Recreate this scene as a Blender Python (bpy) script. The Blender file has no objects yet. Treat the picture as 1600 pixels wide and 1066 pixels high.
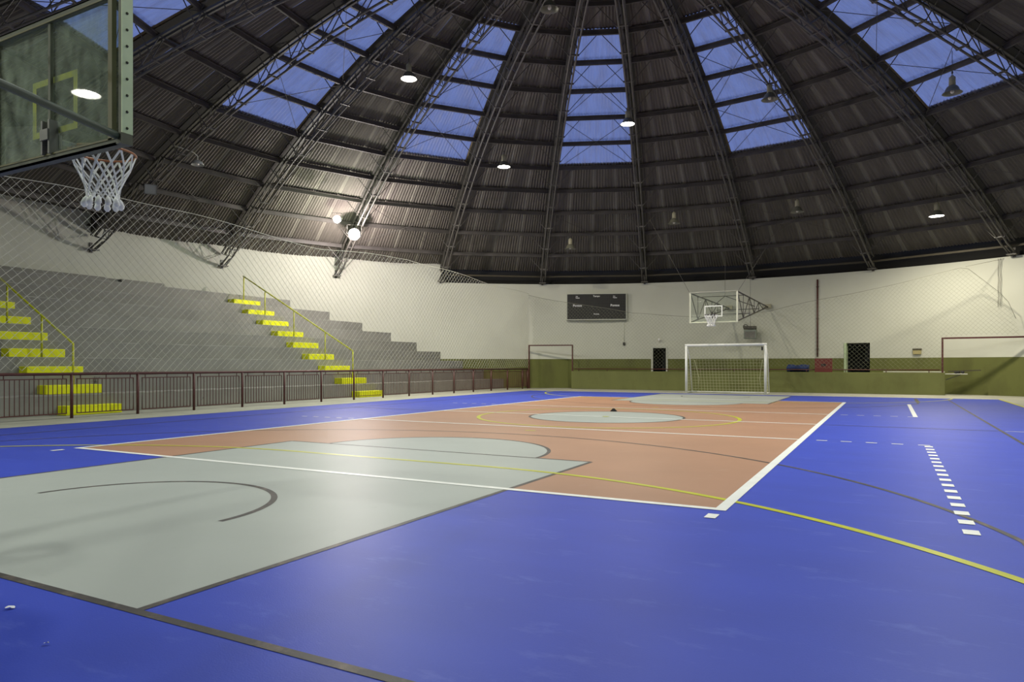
import bpy, bmesh, math, random
from mathutils import Vector, Matrix
random.seed(7)
sc = bpy.context.scene
COL = sc.collection
PI = math.pi
sin, cos = math.sin, math.cos
rad = math.radians

# ------------------------------------------------------------------ camera, sky, exposure
cam_d = bpy.data.cameras.new('camera')
cam_d.sensor_fit = 'HORIZONTAL'
cam_d.sensor_width = 36.0
cam_d.lens = 36.0 * 1093.6 / 1600.0
cam_d.shift_y = 37.2 / 1600.0
cam_d.clip_start = 0.05
cam_d.clip_end = 300
cam = bpy.data.objects.new('camera', cam_d)
cam.location = (5.517, -5.687, 1.153)
cam.rotation_euler = (PI / 2, 0, 0.493)
COL.objects.link(cam)
sc.camera = cam

vs = sc.view_settings
vs.view_transform = 'Standard'
vs.look = 'None'
vs.gamma = 1.0
vs.use_curve_mapping = False
vs.exposure = 0.12

world = bpy.data.worlds.new('dusk_sky')
world.use_nodes = True
wn = world.node_tree
wn.nodes.clear()
w_out = wn.nodes.new('ShaderNodeOutputWorld')
w_bg = wn.nodes.new('ShaderNodeBackground')
w_bg.inputs['Color'].default_value = (0.145, 0.200, 0.46, 1)
w_bg.inputs['Strength'].default_value = 1.1
wn.links.new(w_bg.outputs[0], w_out.inputs[0])
sc.world = world

LAMP_W = 360.0      # every lit bell lamp
FLOOD_W = 640.0     # the strong floodlight
FLOOD_SMALL_W = 200.0

# ------------------------------------------------------------------ dimensions
CX, CY = 0.0, 8.99          # axis of the dome
RW = 19.2                   # inner radius of the round wall
def par(r): return 12.05 - 0.0172 * r * r      # underside of the roof (purlin line)
RINGS = [18.13, 16.86, 15.58, 14.31, 13.0, 11.66, 10.30, 8.92, 7.53, 6.13, 4.85, 3.6, 2.4, 1.2]
CW, CL, CA = 4.346, 17.976, 3.0855    # half width, length and attack distance of the orange court
MID = CL / 2

# ------------------------------------------------------------------ materials
MATS = {}
def mat(name, col, rough=0.6, metal=0.0, spec=0.5, var=0.0, vscale=4.0, stretch=(1, 1, 1), bump=0.0, bscale=60.0,
        rnd=0.0, col2=None, c2lo=0.55, c2hi=0.75, c2scale=3.0, coords='Object', emit=None, estr=0.0):
    m = bpy.data.materials.new(name)
    m.use_nodes = True
    nt = m.node_tree
    b = nt.nodes['Principled BSDF']
    b.inputs['Base Color'].default_value = (*col, 1)
    b.inputs['Roughness'].default_value = rough
    b.inputs['Metallic'].default_value = metal
    b.inputs['Specular IOR Level'].default_value = spec
    if emit:
        b.inputs['Emission Color'].default_value = (*emit, 1)
        b.inputs['Emission Strength'].default_value = estr
    cur = None
    if var or col2 or bump or rnd:
        tc = nt.nodes.new('ShaderNodeTexCoord')
        mp = nt.nodes.new('ShaderNodeMapping')
        mp.inputs['Scale'].default_value = stretch
        nt.links.new(tc.outputs[coords], mp.inputs['Vector'])
    def mix(a_sock, a_col, b_col, fac, blend='MIX'):
        x = nt.nodes.new('ShaderNodeMix')
        x.data_type = 'RGBA'
        x.blend_type = blend
        if a_sock: nt.links.new(a_sock, x.inputs['A'])
        else: x.inputs['A'].default_value = (*a_col, 1)
        if isinstance(b_col, tuple): x.inputs['B'].default_value = (*b_col, 1)
        else: nt.links.new(b_col, x.inputs['B'])
        nt.links.new(fac, x.inputs['Factor'])
        return x.outputs['Result']
    if var:
        n = nt.nodes.new('ShaderNodeTexNoise')
        n.inputs['Scale'].default_value = vscale
        n.inputs['Detail'].default_value = 5
        nt.links.new(mp.outputs[0], n.inputs['Vector'])
        r = nt.nodes.new('ShaderNodeMapRange')
        r.inputs[1].default_value = 0.3; r.inputs[2].default_value = 0.7
        nt.links.new(n.outputs['Fac'], r.inputs[0])
        cur = mix(None, tuple(c * (1 - var) for c in col), tuple(min(1, c * (1 + var)) for c in col), r.outputs[0])
    if col2:
        n = nt.nodes.new('ShaderNodeTexNoise')
        n.inputs['Scale'].default_value = c2scale
        n.inputs['Detail'].default_value = 8
        n.inputs['Roughness'].default_value = 0.7
        nt.links.new(mp.outputs[0], n.inputs['Vector'])
        r = nt.nodes.new('ShaderNodeMapRange')
        r.inputs[1].default_value = c2lo; r.inputs[2].default_value = c2hi
        nt.links.new(n.outputs['Fac'], r.inputs[0])
        cur = mix(cur, col, col2, r.outputs[0])
    if rnd:
        oi = nt.nodes.new('ShaderNodeObjectInfo')
        r = nt.nodes.new('ShaderNodeMapRange')
        r.inputs[3].default_value = 1 - rnd; r.inputs[4].default_value = 1 + rnd
        nt.links.new(oi.outputs['Random'], r.inputs[0])
        v = nt.nodes.new('ShaderNodeVectorMath'); v.operation = 'SCALE'
        if cur: nt.links.new(cur, v.inputs[0])
        else: v.inputs[0].default_value = col
        nt.links.new(r.outputs[0], v.inputs['Scale'])
        cur = v.outputs[0]
    if cur: nt.links.new(cur, b.inputs['Base Color'])
    if bump:
        n = nt.nodes.new('ShaderNodeTexNoise')
        n.inputs['Scale'].default_value = bscale
        n.inputs['Detail'].default_value = 4
        nt.links.new(tc.outputs[coords], n.inputs['Vector'])
        bp = nt.nodes.new('ShaderNodeBump')
        bp.inputs['Strength'].default_value = bump
        bp.inputs['Distance'].default_value = 0.02
        nt.links.new(n.outputs['Fac'], bp.inputs['Height'])
        nt.links.new(bp.outputs[0], b.inputs['Normal'])
    MATS[name] = m
    return m

mat('blue_paint', (0.036, 0.064, 0.44), 0.46, spec=0.24, var=0.06, vscale=0.8, col2=(0.105, 0.145, 0.54), c2lo=0.57, c2hi=0.85, c2scale=2.2, stretch=(1.0, 2.4, 1), bump=0.05, bscale=120)
mat('orange_paint', (0.375, 0.205, 0.130), 0.46, spec=0.32, var=0.06, vscale=0.8, col2=(0.40, 0.25, 0.18), c2lo=0.58, c2hi=0.85, c2scale=3.0, bump=0.05, bscale=120)
mat('grey_paint', (0.350, 0.375, 0.352), 0.46, spec=0.32, var=0.05, vscale=0.7, col2=(0.29, 0.31, 0.29), c2lo=0.62, c2hi=0.85, c2scale=3.0, bump=0.04, bscale=120)
mat('dark_line', (0.060, 0.054, 0.052), 0.48, spec=0.3, var=0.25, vscale=3, col2=(0.20, 0.155, 0.13), c2lo=0.52, c2hi=0.72, c2scale=5)
mat('yellow_line', (0.50, 0.50, 0.030), 0.36, spec=0.5, var=0.1, vscale=3, col2=(0.45, 0.36, 0.06), c2lo=0.6, c2hi=0.8, c2scale=8)
mat('white_line', (0.80, 0.80, 0.77), 0.40, spec=0.45, var=0.05, vscale=6)
mat('concrete', (0.36, 0.36, 0.29), 0.8, var=0.14, vscale=1.2, col2=(0.24, 0.24, 0.18), c2lo=0.55, c2hi=0.8, c2scale=2.0, bump=0.1, bscale=40)
mat('bleacher_concrete', (0.250, 0.248, 0.220), 0.85, var=0.12, vscale=1.0, col2=(0.055, 0.055, 0.05), c2lo=0.66, c2hi=0.74, c2scale=2.0, bump=0.12, bscale=30, rnd=0.05)
mat('nosing_worn', (0.30, 0.30, 0.265), 0.85, var=0.3, vscale=2.0)
mat('step_yellow', (0.80, 0.83, 0.0), 0.6, var=0.08, vscale=5)
mat('rail_yellow', (0.55, 0.57, 0.02), 0.5)
mat('oxide_red', (0.082, 0.022, 0.018), 0.5, var=0.2, vscale=8)
mat('olive_wall', (0.140, 0.152, 0.045), 0.8, var=0.14, vscale=0.9, col2=(0.11, 0.11, 0.03), c2lo=0.5, c2hi=0.8, c2scale=1.5, stretch=(1, 1, 0.5), bump=0.06, bscale=30)
mat('steel_dark', (0.085, 0.080, 0.068), 0.55, metal=0.0, var=0.2, vscale=5)
mat('steel_grey', (0.17, 0.165, 0.15), 0.5, metal=0.1, var=0.2, vscale=4)
mat('truss_grey', (0.115, 0.108, 0.095), 0.55, var=0.2, vscale=4)
mat('purlin_steel', (0.075, 0.068, 0.060), 0.6, var=0.2, vscale=3)
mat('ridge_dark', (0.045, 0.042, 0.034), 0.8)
mat('eave_brown', (0.055, 0.046, 0.026), 0.7, var=0.2, vscale=3)
mat('black_gap', (0.012, 0.012, 0.010), 0.9)
mat('roof_sheet', (0.112, 0.102, 0.086), 0.68, metal=0.0, spec=0.25, var=0.16, vscale=1.6, stretch=(6, 0.6, 1), rnd=0.12)
mat('roof_lap', (0.185, 0.175, 0.145), 0.68, metal=0.0, spec=0.25, var=0.12, vscale=1.6, stretch=(6, 0.6, 1), rnd=0.08)
mat('brown_strip', (0.16, 0.12, 0.055), 0.7, var=0.2, vscale=4)
mat('cream_metal', (0.68, 0.69, 0.58), 0.45, var=0.05, vscale=5)
mat('frame_green', (0.50, 0.62, 0.38), 0.45, var=0.06, vscale=8)
mat('frame_olive', (0.060, 0.066, 0.036), 0.5, var=0.2, vscale=10)
mat('pipe_green', (0.055, 0.075, 0.055), 0.4, var=0.15, vscale=10)
mat('chrome', (0.55, 0.56, 0.54), 0.25, metal=0.9)
mat('target_yellow', (0.66, 0.55, 0.01), 0.5)
mat('gasket_olive', (0.11, 0.10, 0.035), 0.5)
mat('rim_orange', (0.30, 0.10, 0.03), 0.45)
mat('rim_dark', (0.05, 0.045, 0.04), 0.45)
mat('cord_white', (0.80, 0.80, 0.80), 0.8)
mat('net_pale', (0.66, 0.66, 0.54), 0.8)
mat('net_olive', (0.24, 0.25, 0.17), 0.8)
mat('rope_grey', (0.20, 0.20, 0.15), 0.8)
mat('goal_white', (0.82, 0.84, 0.80), 0.4)
mat('goal_cord', (0.55, 0.56, 0.36), 0.8)
mat('lamp_housing', (0.40, 0.38, 0.26), 0.5, var=0.1, vscale=6)
mat('lamp_shade', (0.20, 0.20, 0.15), 0.45, metal=0.3)
mat('bulb_dead', (0.75, 0.72, 0.62), 0.25)
mat('bulb_lit', (1, 1, 1), 0.3, emit=(1.0, 0.95, 0.82), estr=30)
mat('reflector_lit', (1, 1, 1), 0.5, emit=(1.0, 0.95, 0.84), estr=7)
mat('flood_lit', (1, 1, 1), 0.3, emit=(1.0, 0.92, 0.95), estr=90)
mat('flood_glass', (0.35, 0.36, 0.34), 0.15)
mat('score_black', (0.018, 0.018, 0.016), 0.5, var=0.2, vscale=6)
mat('score_frame', (0.55, 0.57, 0.48), 0.45)
mat('score_wire', (0.060, 0.060, 0.050), 0.5)
mat('score_text', (0.85, 0.86, 0.84), 0.6)
mat('red_board', (0.12, 0.018, 0.012), 0.6, var=0.1, vscale=6)
mat('black_print', (0.02, 0.02, 0.02), 0.7)
mat('blue_vinyl', (0.014, 0.030, 0.10), 0.5, var=0.15, vscale=6)
mat('white_plank', (0.62, 0.62, 0.54), 0.6)
mat('beige_box', (0.42, 0.36, 0.16), 0.6)
mat('door_grey', (0.22, 0.235, 0.22), 0.6)
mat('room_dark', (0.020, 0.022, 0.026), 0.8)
mat('room_panel', (0.075, 0.085, 0.11), 0.7)
mat('paper_white', (0.7, 0.72, 0.75), 0.8)
mat('black_rubber', (0.015, 0.015, 0.015), 0.7)
mat('machine_green', (0.20, 0.235, 0.20), 0.5, var=0.1, vscale=6)

# round wall: cream above, olive dado below (a paint line, fixed in height)
def wall_material():
    m = bpy.data.materials.new('round_wall_paint')
    m.use_nodes = True
    nt = m.node_tree
    b = nt.nodes['Principled BSDF']
    b.inputs['Roughness'].default_value = 0.85
    b.inputs['Specular IOR Level'].default_value = 0.25
    g = nt.nodes.new('ShaderNodeNewGeometry')
    s = nt.nodes.new('ShaderNodeSeparateXYZ')
    nt.links.new(g.outputs['Position'], s.inputs[0])
    mt = nt.nodes.new('ShaderNodeMath'); mt.operation = 'GREATER_THAN'; mt.inputs[1].default_value = 1.44
    nt.links.new(s.outputs['Z'], mt.inputs[0])
    def noisy(c1, c2, sc_, lo, hi, st):
        mp = nt.nodes.new('ShaderNodeMapping'); mp.inputs['Scale'].default_value = st
        nt.links.new(g.outputs['Position'], mp.inputs['Vector'])
        n = nt.nodes.new('ShaderNodeTexNoise'); n.inputs['Scale'].default_value = sc_; n.inputs['Detail'].default_value = 6
        nt.links.new(mp.outputs[0], n.inputs['Vector'])
        r = nt.nodes.new('ShaderNodeMapRange'); r.inputs[1].default_value = lo; r.inputs[2].default_value = hi
        nt.links.new(n.outputs['Fac'], r.inputs[0])
        x = nt.nodes.new('ShaderNodeMix'); x.data_type = 'RGBA'
        x.inputs['A'].default_value = (*c1, 1); x.inputs['B'].default_value = (*c2, 1)
        nt.links.new(r.outputs[0], x.inputs['Factor'])
        return x.outputs['Result']
    cream = noisy((0.60, 0.615, 0.52), (0.555, 0.565, 0.475), 0.5, 0.4, 0.7, (1, 1, 1))
    olive = noisy((0.140, 0.152, 0.045), (0.100, 0.103, 0.035), 1.4, 0.45, 0.75, (1, 1, 0.45))
    x = nt.nodes.new('ShaderNodeMix'); x.data_type = 'RGBA'
    nt.links.new(mt.outputs[0], x.inputs['Factor'])
    nt.links.new(olive, x.inputs['A']); nt.links.new(cream, x.inputs['B'])
    nt.links.new(x.outputs['Result'], b.inputs['Base Color'])
    MATS['round_wall_paint'] = m
wall_material()

def skylight_material():
    m = bpy.data.materials.new('skylight_plastic')
    m.use_nodes = True
    nt = m.node_tree
    nt.nodes.clear()
    o = nt.nodes.new('ShaderNodeOutputMaterial')
    tr = nt.nodes.new('ShaderNodeBsdfTransparent'); tr.inputs[0].default_value = (0.86, 0.88, 0.92, 1)
    tl = nt.nodes.new('ShaderNodeBsdfTranslucent'); tl.inputs[0].default_value = (0.75, 0.78, 0.85, 1)
    df = nt.nodes.new('ShaderNodeBsdfPrincipled'); df.inputs['Base Color'].default_value = (0.42, 0.42, 0.46, 1); df.inputs['Roughness'].default_value = 0.22
    tc = nt.nodes.new('ShaderNodeTexCoord')
    mp = nt.nodes.new('ShaderNodeMapping'); mp.inputs['Scale'].default_value = (4, 0.8, 1)
    nt.links.new(tc.outputs['Object'], mp.inputs[0])
    n = nt.nodes.new('ShaderNodeTexNoise'); n.inputs['Scale'].default_value = 1.4; n.inputs['Detail'].default_value = 6
    nt.links.new(mp.outputs[0], n.inputs[0])
    r = nt.nodes.new('ShaderNodeMapRange'); r.inputs[1].default_value = 0.35; r.inputs[2].default_value = 0.75; r.inputs[3].default_value = 0.10; r.inputs[4].default_value = 0.42
    nt.links.new(n.outputs['Fac'], r.inputs[0])
    m1 = nt.nodes.new('ShaderNodeMixShader'); m1.inputs[0].default_value = 0.45
    nt.links.new(tr.outputs[0], m1.inputs[1]); nt.links.new(tl.outputs[0], m1.inputs[2])
    m2 = nt.nodes.new('ShaderNodeMixShader')
    nt.links.new(r.outputs[0], m2.inputs[0])
    nt.links.new(m1.outputs[0], m2.inputs[1]); nt.links.new(df.outputs[0], m2.inputs[2])
    nt.links.new(m2.outputs[0], o.inputs[0])
    MATS['skylight_plastic'] = m
skylight_material()

def board_glass(name, dirt_lo, dirt_hi, dirt_col, refl, tint=(0.90, 0.96, 0.90)):
    m = bpy.data.materials.new(name)
    m.use_nodes = True
    nt = m.node_tree
    nt.nodes.clear()
    o = nt.nodes.new('ShaderNodeOutputMaterial')
    tr = nt.nodes.new('ShaderNodeBsdfTransparent'); tr.inputs[0].default_value = (*tint, 1)
    gl = nt.nodes.new('ShaderNodeBsdfGlossy'); gl.inputs['Roughness'].default_value = 0.015
    df = nt.nodes.new('ShaderNodeBsdfDiffuse'); df.inputs[0].default_value = (*dirt_col, 1)
    fr = nt.nodes.new('ShaderNodeFresnel'); fr.inputs[0].default_value = 1.5
    ad = nt.nodes.new('ShaderNodeMath'); ad.operation = 'MULTIPLY_ADD'; ad.inputs[1].default_value = 0.9; ad.inputs[2].default_value = refl
    nt.links.new(fr.outputs[0], ad.inputs[0])
    gm = nt.nodes.new('ShaderNodeNewGeometry')
    iv = nt.nodes.new('ShaderNodeMath'); iv.operation = 'SUBTRACT'; iv.inputs[0].default_value = 1.0
    nt.links.new(gm.outputs['Backfacing'], iv.inputs[1])
    rf = nt.nodes.new('ShaderNodeMath'); rf.operation = 'MULTIPLY'
    nt.links.new(ad.outputs[0], rf.inputs[0]); nt.links.new(iv.outputs[0], rf.inputs[1])
    tc = nt.nodes.new('ShaderNodeTexCoord')
    mp = nt.nodes.new('ShaderNodeMapping'); mp.inputs['Scale'].default_value = (3.0, 1, 1.3)
    nt.links.new(tc.outputs['Object'], mp.inputs[0])
    n = nt.nodes.new('ShaderNodeTexNoise'); n.inputs['Scale'].default_value = 4.0; n.inputs['Detail'].default_value = 9; n.inputs['Roughness'].default_value = 0.65
    nt.links.new(mp.outputs[0], n.inputs[0])
    r = nt.nodes.new('ShaderNodeMapRange'); r.inputs[1].default_value = 0.3; r.inputs[2].default_value = 0.75; r.inputs[3].default_value = dirt_lo; r.inputs[4].default_value = dirt_hi
    nt.links.new(n.outputs['Fac'], r.inputs[0])
    m1 = nt.nodes.new('ShaderNodeMixShader'); nt.links.new(r.outputs[0], m1.inputs[0])
    nt.links.new(tr.outputs[0], m1.inputs[1]); nt.links.new(df.outputs[0], m1.inputs[2])
    m2 = nt.nodes.new('ShaderNodeMixShader'); nt.links.new(rf.outputs[0], m2.inputs[0])
    nt.links.new(m1.outputs[0], m2.inputs[1]); nt.links.new(gl.outputs[0], m2.inputs[2])
    nt.links.new(m2.outputs[0], o.inputs[0])
    MATS[name] = m
board_glass('dusty_glass', 0.04, 0.46, (0.36, 0.42, 0.34), 0.03)
board_glass('pale_glass', 0.03, 0.08, (0.45, 0.50, 0.42), 0.0, (0.96, 0.975, 0.96))

# ------------------------------------------------------------------ mesh helpers
class MB:
    """collects shapes for one mesh"""
    def __init__(self):
        self.v, self.f, self.mi, self.sm = [], [], [], []
    def add(self, vs_, fs, mi=0, smooth=False):
        n = len(self.v)
        self.v += [tuple(p) for p in vs_]
        for f in fs:
            self.f.append(tuple(i + n for i in f)); self.mi.append(mi); self.sm.append(smooth)
        return self
    def box(self, x0, x1, y0, y1, z0, z1, mi=0):
        return self.add([(x0, y0, z0), (x1, y0, z0), (x1, y1, z0), (x0, y1, z0), (x0, y0, z1), (x1, y0, z1), (x1, y1, z1), (x0, y1, z1)],
                        [(3, 2, 1, 0), (4, 5, 6, 7), (0, 1, 5, 4), (1, 2, 6, 5), (2, 3, 7, 6), (3, 0, 4, 7)], mi)
    def bevbox(self, x0, x1, y0, y1, z0, z1, b=0.01, mi=0):
        bm = bmesh.new()
        vs_ = [bm.verts.new(p) for p in [(x0, y0, z0), (x1, y0, z0), (x1, y1, z0), (x0, y1, z0), (x0, y0, z1), (x1, y0, z1), (x1, y1, z1), (x0, y1, z1)]]
        for f in [(3, 2, 1, 0), (4, 5, 6, 7), (0, 1, 5, 4), (1, 2, 6, 5), (2, 3, 7, 6), (3, 0, 4, 7)]:
            bm.faces.new([vs_[i] for i in f])
        bmesh.ops.bevel(bm, geom=bm.edges[:], offset=b, segments=2, affect='EDGES', profile=0.5)
        bm.verts.index_update()
        self.add([v.co[:] for v in bm.verts], [[v.index for v in f.verts] for f in bm.faces], mi)
        bm.free()
        return self
    def tube(self, pts, r, n=6, mi=0, smooth=True, caps=True, closed=False):
        pts = [Vector(p) for p in pts]
        k = len(pts)
        rings = []
        for i, p in enumerate(pts):
            if closed: t = pts[(i + 1) % k] - pts[i - 1]
            elif i == 0: t = pts[1] - p
            elif i == k - 1: t = p - pts[i - 1]
            else: t = (pts[i + 1] - p).normalized() + (p - pts[i - 1]).normalized()
            t = t.normalized() if t.length > 1e-9 else Vector((0, 0, 1))
            up = Vector((0, 0, 1)) if abs(t.z) < 0.95 else Vector((0, 1, 0))
            a = t.cross(up).normalized(); b = a.cross(t)
            rr = r[i] if isinstance(r, (list, tuple)) else r
            rings.append([p + a * rr * cos(2 * PI * j / n + PI / n) + b * rr * sin(2 * PI * j / n + PI / n) for j in range(n)])
        vs_ = [q for ring in rings for q in ring]
        fs = []
        for i in range(k if closed else k - 1):
            i2 = (i + 1) % k
            for j in range(n):
                j2 = (j + 1) % n
                fs.append((i * n + j, i * n + j2, i2 * n + j2, i2 * n + j))
        if caps and not closed:
            fs.append(tuple(range(n))[::-1]); fs.append(tuple((k - 1) * n + j for j in range(n)))
        return self.add(vs_, fs, mi, smooth and n > 4)
    def bar(self, p0, p1, w, h, mi=0):
        p0, p1 = Vector(p0), Vector(p1)
        t = (p1 - p0).normalized()
        up = Vector((0, 0, 1)) if abs(t.z) < 0.97 else Vector((0, 1, 0))
        a = t.cross(up).normalized() * w / 2; b = t.cross(a).normalized() * h / 2
        vs_ = [p + s for p in (p0, p1) for s in (-a - b, a - b, a + b, -a + b)]
        return self.add(vs_, [(3, 2, 1, 0), (4, 5, 6, 7), (0, 1, 5, 4), (1, 2, 6, 5), (2, 3, 7, 6), (3, 0, 4, 7)], mi)
    def lathe(self, prof, n=20, mi=0, c=(0, 0, 0), smooth=True):
        vs_, fs = [], []
        for (r, z) in prof:
            for j in range(n):
                a = 2 * PI * j / n
                vs_.append((c[0] + r * cos(a), c[1] + r * sin(a), c[2] + z))
        for i in range(len(prof) - 1):
            for j in range(n):
                j2 = (j + 1) % n
                fs.append((i * n + j, i * n + j2, (i + 1) * n + j2, (i + 1) * n + j))
        return self.add(vs_, fs, mi, smooth)
    def prism(self, poly, z0, z1, mi=0):
        n = len(poly)
        vs_ = [(x, y, z0) for x, y in poly] + [(x, y, z1) for x, y in poly]
        fs = [tuple(range(n))[::-1], tuple(range(n, 2 * n))] + [(i, (i + 1) % n, n + (i + 1) % n, n + i) for i in range(n)]
        return self.add(vs_, fs, mi)
    def mesh(self, name, mats):
        me = bpy.data.meshes.new(name)
        me.from_pydata(self.v, [], self.f)
        for m in (mats if isinstance(mats, (list, tuple)) else [mats]):
            me.materials.append(MATS[m])
        me.polygons.foreach_set('material_index', self.mi)
        me.polygons.foreach_set('use_smooth', self.sm)
        me.update()
        return me
    def build(self, name, mats, parent=None, loc=None):
        return link(name, self.mesh(name, mats), parent, loc)

def link(name, data, parent=None, loc=None, rz=0.0):
    o = bpy.data.objects.new(name, data)
    if loc: o.location = loc
    o.rotation_euler = (0, 0, rz)
    o.parent = parent
    COL.objects.link(o)
    return o
def tag(o, label=None, cat=None, group=None, kind=None):
    if label: o['label'] = label
    if cat: o['category'] = cat
    if group: o['group'] = group
    if kind: o['kind'] = kind
    return o
def empty(name, loc=(0, 0, 0), rz=0.0):
    o = link(name, None, None, loc, rz)
    o.empty_display_size = 0.2
    return o

# ================================================================== FLOOR
fl = MB()
N = 96
fl.prism([(CX + 19.6 * sin(2 * PI * i / N), CY + 19.6 * cos(2 * PI * i / N)) for i in range(N)][::-1], -0.25, 0.0)
floor = tag(fl.build('floor', 'concrete'), kind='structure')
tag(floor, 'round grey concrete hall floor with the painted sports court on it')

LAY = dict(blue=0.0008, orange=0.0014, grey=0.0020, dark=0.0028, yellow=0.0038, white=0.0046)
def flat(poly, z):
    return MB().add([(x, y, z) for x, y in poly], [tuple(range(len(poly)))])
def strip(m, p0, p1, w, z):
    d = Vector((p1[0] - p0[0], p1[1] - p0[1])).normalized()
    n = Vector((-d.y, d.x)) * w / 2
    a, b = Vector(p0), Vector(p1)
    q = [a + n, a - n, b - n, b + n]
    m.add([(v.x, v.y, z) for v in q], [(0, 1, 2, 3)])
    return m
def arc(m, cx, cy, r, w, a0, a1, z, n=64):
    vs_, fs = [], []
    for i in range(n + 1):
        a = a0 + (a1 - a0) * i / n
        for rr in (r - w / 2, r + w / 2):
            vs_.append((cx + rr * cos(a), cy + rr * sin(a), z))
    for i in range(n):
        fs.append((2 * i, 2 * i + 1, 2 * i + 3, 2 * i + 2))
    m.add(vs_, fs)
    return m
FN = {}
def fpart(m, name, mt_, label=None):
    FN[mt_] = FN.get(mt_, 0) + 1
    o = m.build(name, mt_, floor, (0, 0, 0.00004 * FN[mt_]))      # no two coats of paint in one plane
    if label: o['label'] = label
    return o

BX0, BX1, BY0, BY1 = -8.66, 8.82, -5.6, 22.35
fpart(flat([(BX0, BY0), (BX1, BY0), (BX1, BY1), (BX0, BY1)], LAY['blue']), 'court_surround', 'blue_paint', 'blue painted surround of the court')
fpart(flat([(-CW, 0), (CW, 0), (CW, CL), (-CW, CL)], LAY['orange']), 'court_field', 'orange_paint', 'orange brown volleyball court field')
KEYW, FTY, BASE = 2.42, 2.06, -3.64
def my(y, far): return CL - y if far else y
for far in (False, True):
    z = LAY['grey']
    ys = [my(BASE, far), my(FTY, far)]
    fpart(flat([(-KEYW, min(ys)), (KEYW, min(ys)), (KEYW, max(ys)), (-KEYW, max(ys))], z), 'key_area', 'grey_paint', 'grey painted basketball key')
    sgn = -1 if far else 1
    pts = [(1.69 * cos(PI * i / 40), my(FTY, far) + sgn * 1.69 * sin(PI * i / 40)) for i in range(41)]
    if far: pts = pts[::-1]
    fpart(flat(pts, z), 'free_throw_area', 'grey_paint', 'grey half disc above the free throw line')
    zd = LAY['dark']
    fpart(strip(strip(MB(), (-KEYW, my(BASE, far)), (-KEYW, my(FTY, far)), 0.05, zd), (KEYW, my(BASE, far)), (KEYW, my(FTY, far)), 0.05, zd), 'key_line', 'dark_line')
    fpart(strip(MB(), (-KEYW, my(FTY, far)), (KEYW, my(FTY, far)), 0.05, zd), 'free_throw_line', 'dark_line')
    a0, a1 = (PI, 2 * PI) if far else (0, PI)
    fpart(arc(MB(), 0, my(FTY, far), 1.69, 0.05, a0, a1, zd), 'free_throw_arc', 'dark_line')
    fpart(arc(MB(), 0, my(-2.17, far), 1.19, 0.055, a0, a1, zd), 'no_charge_arc', 'dark_line')
    th = math.acos(6.3 / 6.57)
    m = MB()
    if far: arc(m, 0, my(-2.0, True), 6.57, 0.05, PI + th, 2 * PI - th, zd, 96)
    else: arc(m, 0, -2.0, 6.57, 0.05, th, PI - th, zd, 96)
    yb = -2.0 + 6.57 * sin(th)
    for s in (-1, 1): strip(m, (s * 6.3, my(yb, far)), (s * 6.3, my(BASE, far)), 0.05, zd)
    fpart(m, 'three_point_line', 'dark_line')
    fpart(strip(MB(), (-7.25, my(BASE, far)), (7.25, my(BASE, far)), 0.05, zd), 'baseline', 'dark_line')
    # handball / futsal area in yellow
    zy = LAY['yellow']
    m = MB()
    gl_ = my(-4.85, far)
    for s in (-1, 1):
        if far: a = (PI, 1.5 * PI) if s < 0 else (1.5 * PI, 2 * PI)
        else: a = (0.5 * PI, PI) if s < 0 else (0, 0.5 * PI)
        lim = 0.0
        if far: a = (a[0] + 0.085, a[1]) if s < 0 else (a[0], a[1] - 0.085)
        arc(m, s * 1.45, gl_, 6.0, 0.075, a[0], a[1], zy, 48)
    strip(m, (-1.45, my(1.15, far)), (1.45, my(1.15, far)), 0.075, zy)
    fpart(m, 'goal_area_line', 'yellow_line')
    fpart(strip(MB(), (-0.10, my(5.26, far)), (0.10, my(5.26, far)), 0.07, zy), 'penalty_mark', 'yellow_line')
m = MB()
for s in (-1, 1): strip(m, (s * 7.25, BASE), (s * 7.25, CL - BASE), 0.05, LAY['dark'])
fpart(m, 'side_line', 'dark_line')
fpart(strip(strip(MB(), (-7.25, MID), (-CW, MID), 0.05, LAY['dark']), (CW, MID), (7.25, MID), 0.05, LAY['dark']), 'halfway_line', 'dark_line')
fpart(flat([(1.69 * cos(2 * PI * i / 64), MID + 1.69 * sin(2 * PI * i / 64)) for i in range(64)], LAY['grey']), 'center_disc', 'grey_paint', 'pale grey centre circle')
fpart(arc(MB(), 0, MID, 1.69, 0.055, 0, 2 * PI, LAY['dark'], 96), 'center_ring', 'dark_line')
fpart(arc(MB(), 0, MID, 2.83, 0.08, 0, 2 * PI, LAY['yellow'], 96), 'center_ring', 'yellow_line', 'yellow ring around the centre circle')
fpart(flat([(0.08 * cos(2 * PI * i / 16), MID + 0.08 * sin(2 * PI * i / 16)) for i in range(16)], LAY['white'] + 0.0006), 'center_spot', 'yellow_line')
fpart(strip(MB(), (BX1 - 0.05, BY0), (BX1 - 0.05, BY1), 0.08, LAY['yellow']), 'touch_line', 'yellow_line')
fpart(strip(MB(), (BX0 + 0.03, BY0), (BX0 + 0.03, BY1), 0.035, LAY['yellow']), 'touch_line', 'concrete')
zw = LAY['white']
LW = 0.085
for n_, p0, p1 in (('end_line', (-CW, 0), (CW, 0)), ('end_line', (-CW, CL), (CW, CL)), ('court_side_line', (-CW, -LW / 2), (-CW, CL + LW / 2)), ('court_side_line', (CW, -LW / 2), (CW, CL + LW / 2)),
                   ('attack_line', (-CW, MID - CA), (CW, MID - CA)), ('attack_line', (-CW, MID + CA), (CW, MID + CA)), ('net_line', (-CW, MID), (CW, MID))):
    fpart(strip(MB(), p0, p1, LW * (1.1 if n_ == 'court_side_line' else 1), zw), n_, 'white_line')
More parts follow.
